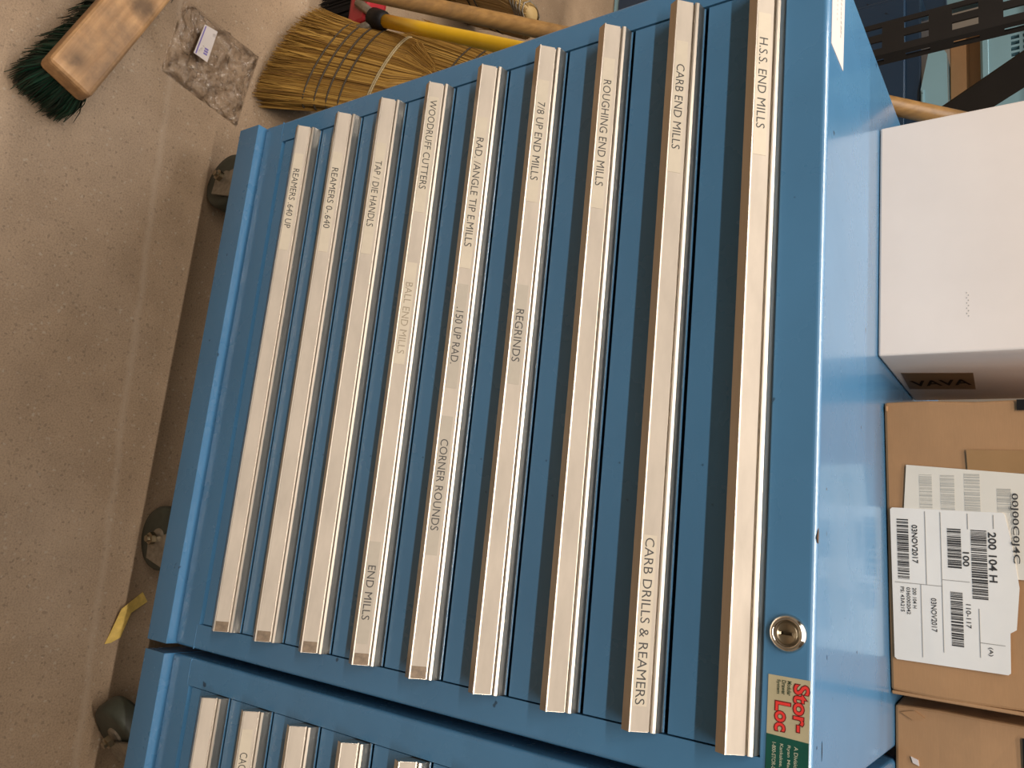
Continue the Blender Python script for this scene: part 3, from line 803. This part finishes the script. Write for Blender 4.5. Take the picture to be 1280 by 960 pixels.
def scrap(name, pts, mat):
    n = len(pts); V = [(x - 0.745, y - 0.012, z) for x, y, z in pts] + [(x - 0.745, y - 0.012, z + 0.0008) for x, y, z in pts]
    F = [list(range(n))[::-1], list(range(n, 2 * n))] + [[i, (i + 1) % n, n + (i + 1) % n, n + i] for i in range(n)]
    obj(name, mesh(name, V, F, mat), sc)
scrap('tape_face', [(0.7343, -0.0013, 0.0105), (0.7401, 0.0159, 0.008), (0.7760, 0.0105, 0.001), (0.7830, -0.0020, 0.0005), (0.7845, -0.0113, 0.0005), (0.7740, -0.0080, 0.0012)], M_TAPESCRAP)
scrap('tape_back', [(0.7343, -0.0013, 0.0105), (0.7111, 0.0327, 0.0005), (0.7251, 0.0430, 0.0005), (0.7401, 0.0159, 0.008)], M_TAPESCRAP)

# ------------------------------------------------------------------ shelving and machines behind
sh = thing('slotted_shelf_frame', (-0.19, 0.49, 0), 'black slotted steel angle shelf frame with diagonal brace behind the cabinet', 'shelf')
def slotted_angle(z0, z1, first):
    """L section: one flange facing -y (x from -0.05 to 0), one along +y at x = 0; slots in both"""
    bm = bmesh.new(); per, ln = 0.0632, 0.033
    cols = [(-0.0470, -0.0355), (-0.0235, -0.0115)]
    z = first
    while z - per > z0: z -= per
    edges = []
    prev = z0
    while z < z1:
        a, b = max(z, z0), min(z + ln, z1)
        if a > prev: add_box(bm, (-0.055, 0, prev), (0, 0.003, a)); add_box(bm, (-0.003, 0.003, prev), (0, 0.027, a))
        for (xa, xb) in ((-0.055, cols[0][0]), (cols[0][1], cols[1][0]), (cols[1][1], 0)):
            add_box(bm, (xa, 0, a), (xb, 0.003, b))
        for (ya, yb_) in ((0.003, 0.011), (0.018, 0.027)):
            add_box(bm, (-0.003, ya, a), (0, yb_, b))
        prev = b; z += per
    if prev < z1: add_box(bm, (-0.055, 0, prev), (0, 0.003, z1)); add_box(bm, (-0.003, 0.003, prev), (0, 0.027, z1))
    return bm_mesh('post', bm, M_BLACK_STEEL)
ME_POST = slotted_angle(0.0, 1.95, H - 0.0164)
for (x, y, rz) in ((0, 0, 0), (0, 0.50, math.pi / 2), (-0.95, 0, -math.pi / 2), (-0.95, 0.50, math.pi)):
    p = obj('post', ME_POST, sh); p.location = (x, y, 0); p.rotation_euler = (0, 0, rz)
# diagonal side brace in the side plane
br_a, br_b = Vector((0.0035, 0.49 + 0.0, H - 0.30)), Vector((0.0035, 0.02, H + 0.215))
dirb = Vector((0, -0.675, 0.738)); perp = Vector((0, 0.738, 0.675))
b0 = Vector((0.0015, 0.6918 - 0.49, H - 0.0092)) - dirb * 0.31
V = []
for t in (0, 0.52):
    for w in (0.0, 0.070):
        for xx in (0.0005, 0.0035):
            q = b0 + dirb * t + perp * w; V.append((xx, q.y, q.z))
F = [(0, 1, 3, 2), (4, 6, 7, 5), (0, 4, 5, 1), (2, 3, 7, 6), (0, 2, 6, 4), (1, 5, 7, 3)]
obj('diagonal_brace', mesh('diagonal_brace', V, [list(f) for f in F], M_BLACK_STEEL), sh)
box('shelf_board', (-0.95, 0.003, 1.62), (-0.003, 0.497, 1.645), M_BLACK_STEEL, sh)

nv = thing('navy_cabinet', (-0.75, 1.16, 0), 'dark navy steel cabinet standing behind the slotted shelf frame', 'cabinet')
box('body', (-0.035, 0.0, 0.14), (0.62, 0.55, H - 0.088), M_NAVY, nv, 0.004, 2)
box('base', (-0.02, 0.03, 0.0), (0.60, 0.52, 0.141), M_BLACK, nv, 0.003, 1)
box('door_edge', (-0.02, -0.012, 0.18), (0.60, 0.001, H - 0.12), M_NAVY, nv, 0.003, 1)
tr = thing('blue_tray', (-0.535, 1.15, H - 0.088), 'pale blue metal tray with angled sides lying on the navy cabinet', 'tray')
obj('tray_body', prism('tray_body', [(-0.075, 0.017), (-0.075, 0.046), (-0.06, 0.0535), (0.16, 0.0560), (0.16, 0.0005), (0.017, 0.0005)], 0.0, 0.36, M_PALEBLUE, 'y'), tr)
box('rim', (0.02, -0.003, 0.003), (0.16, 0.001, 0.007), M_PALEBLUE, tr)
cb = thing('cardboard_box', (-0.535, 1.19, H - 0.0415), 'plain brown cardboard box between the pale blue tray and vented housing', 'box')
bm = bmesh.new(); add_box(bm, (-0.13, 0.0, 0.0090), (0.20, 0.30, 0.0725), 0.002, 1)
obj('box_body', bm_mesh('box_body', bm, M_CARD), cb)
box('lid_seam', (-0.13, -0.0006, 0.047), (0.20, 0.001, 0.0478), M_BARTAPE, cb)
hs = thing('vented_housing', (-0.535, 1.15, H + 0.0305), 'pale blue vented machine housing resting on the brown cardboard box', 'machine')
bm = bmesh.new(); add_box(bm, (-0.24, 0.0, 0.0), (0.25, 0.36, 0.40), 0.006, 3)
slots = [((-0.064 + 0.0138 * k, -0.02, 0.058 + 0.022 * j), (-0.064 + 0.0138 * k + 0.0085, 0.06, 0.058 + 0.022 * j + 0.0155)) for k in range(5) for j in range(6)]
obj('shell', cut_mesh(bm_mesh('shell', bm, M_PALEBLUE), slots, M_PALEBLUE), hs)
box('corner_trim', (-0.24, -0.002, 0.004), (0.25, 0.002, 0.016), M_PALEBLUE, hs, 0.001, 1)
pnl = thing('blue_machine_door', (-1.10, 1.26, 0), 'tall pale blue machine door panel left of the navy cabinet', 'machine')
box('panel', (-0.30, 0.0, 0.0), (0.308, 0.035, 1.7), M_PALEBLUE, pnl, 0.004, 2)
box('lower_panel', (-0.30, -0.006, 0.02), (0.312, 0.001, H - 0.045), M_NAVY, pnl, 0.002, 1)
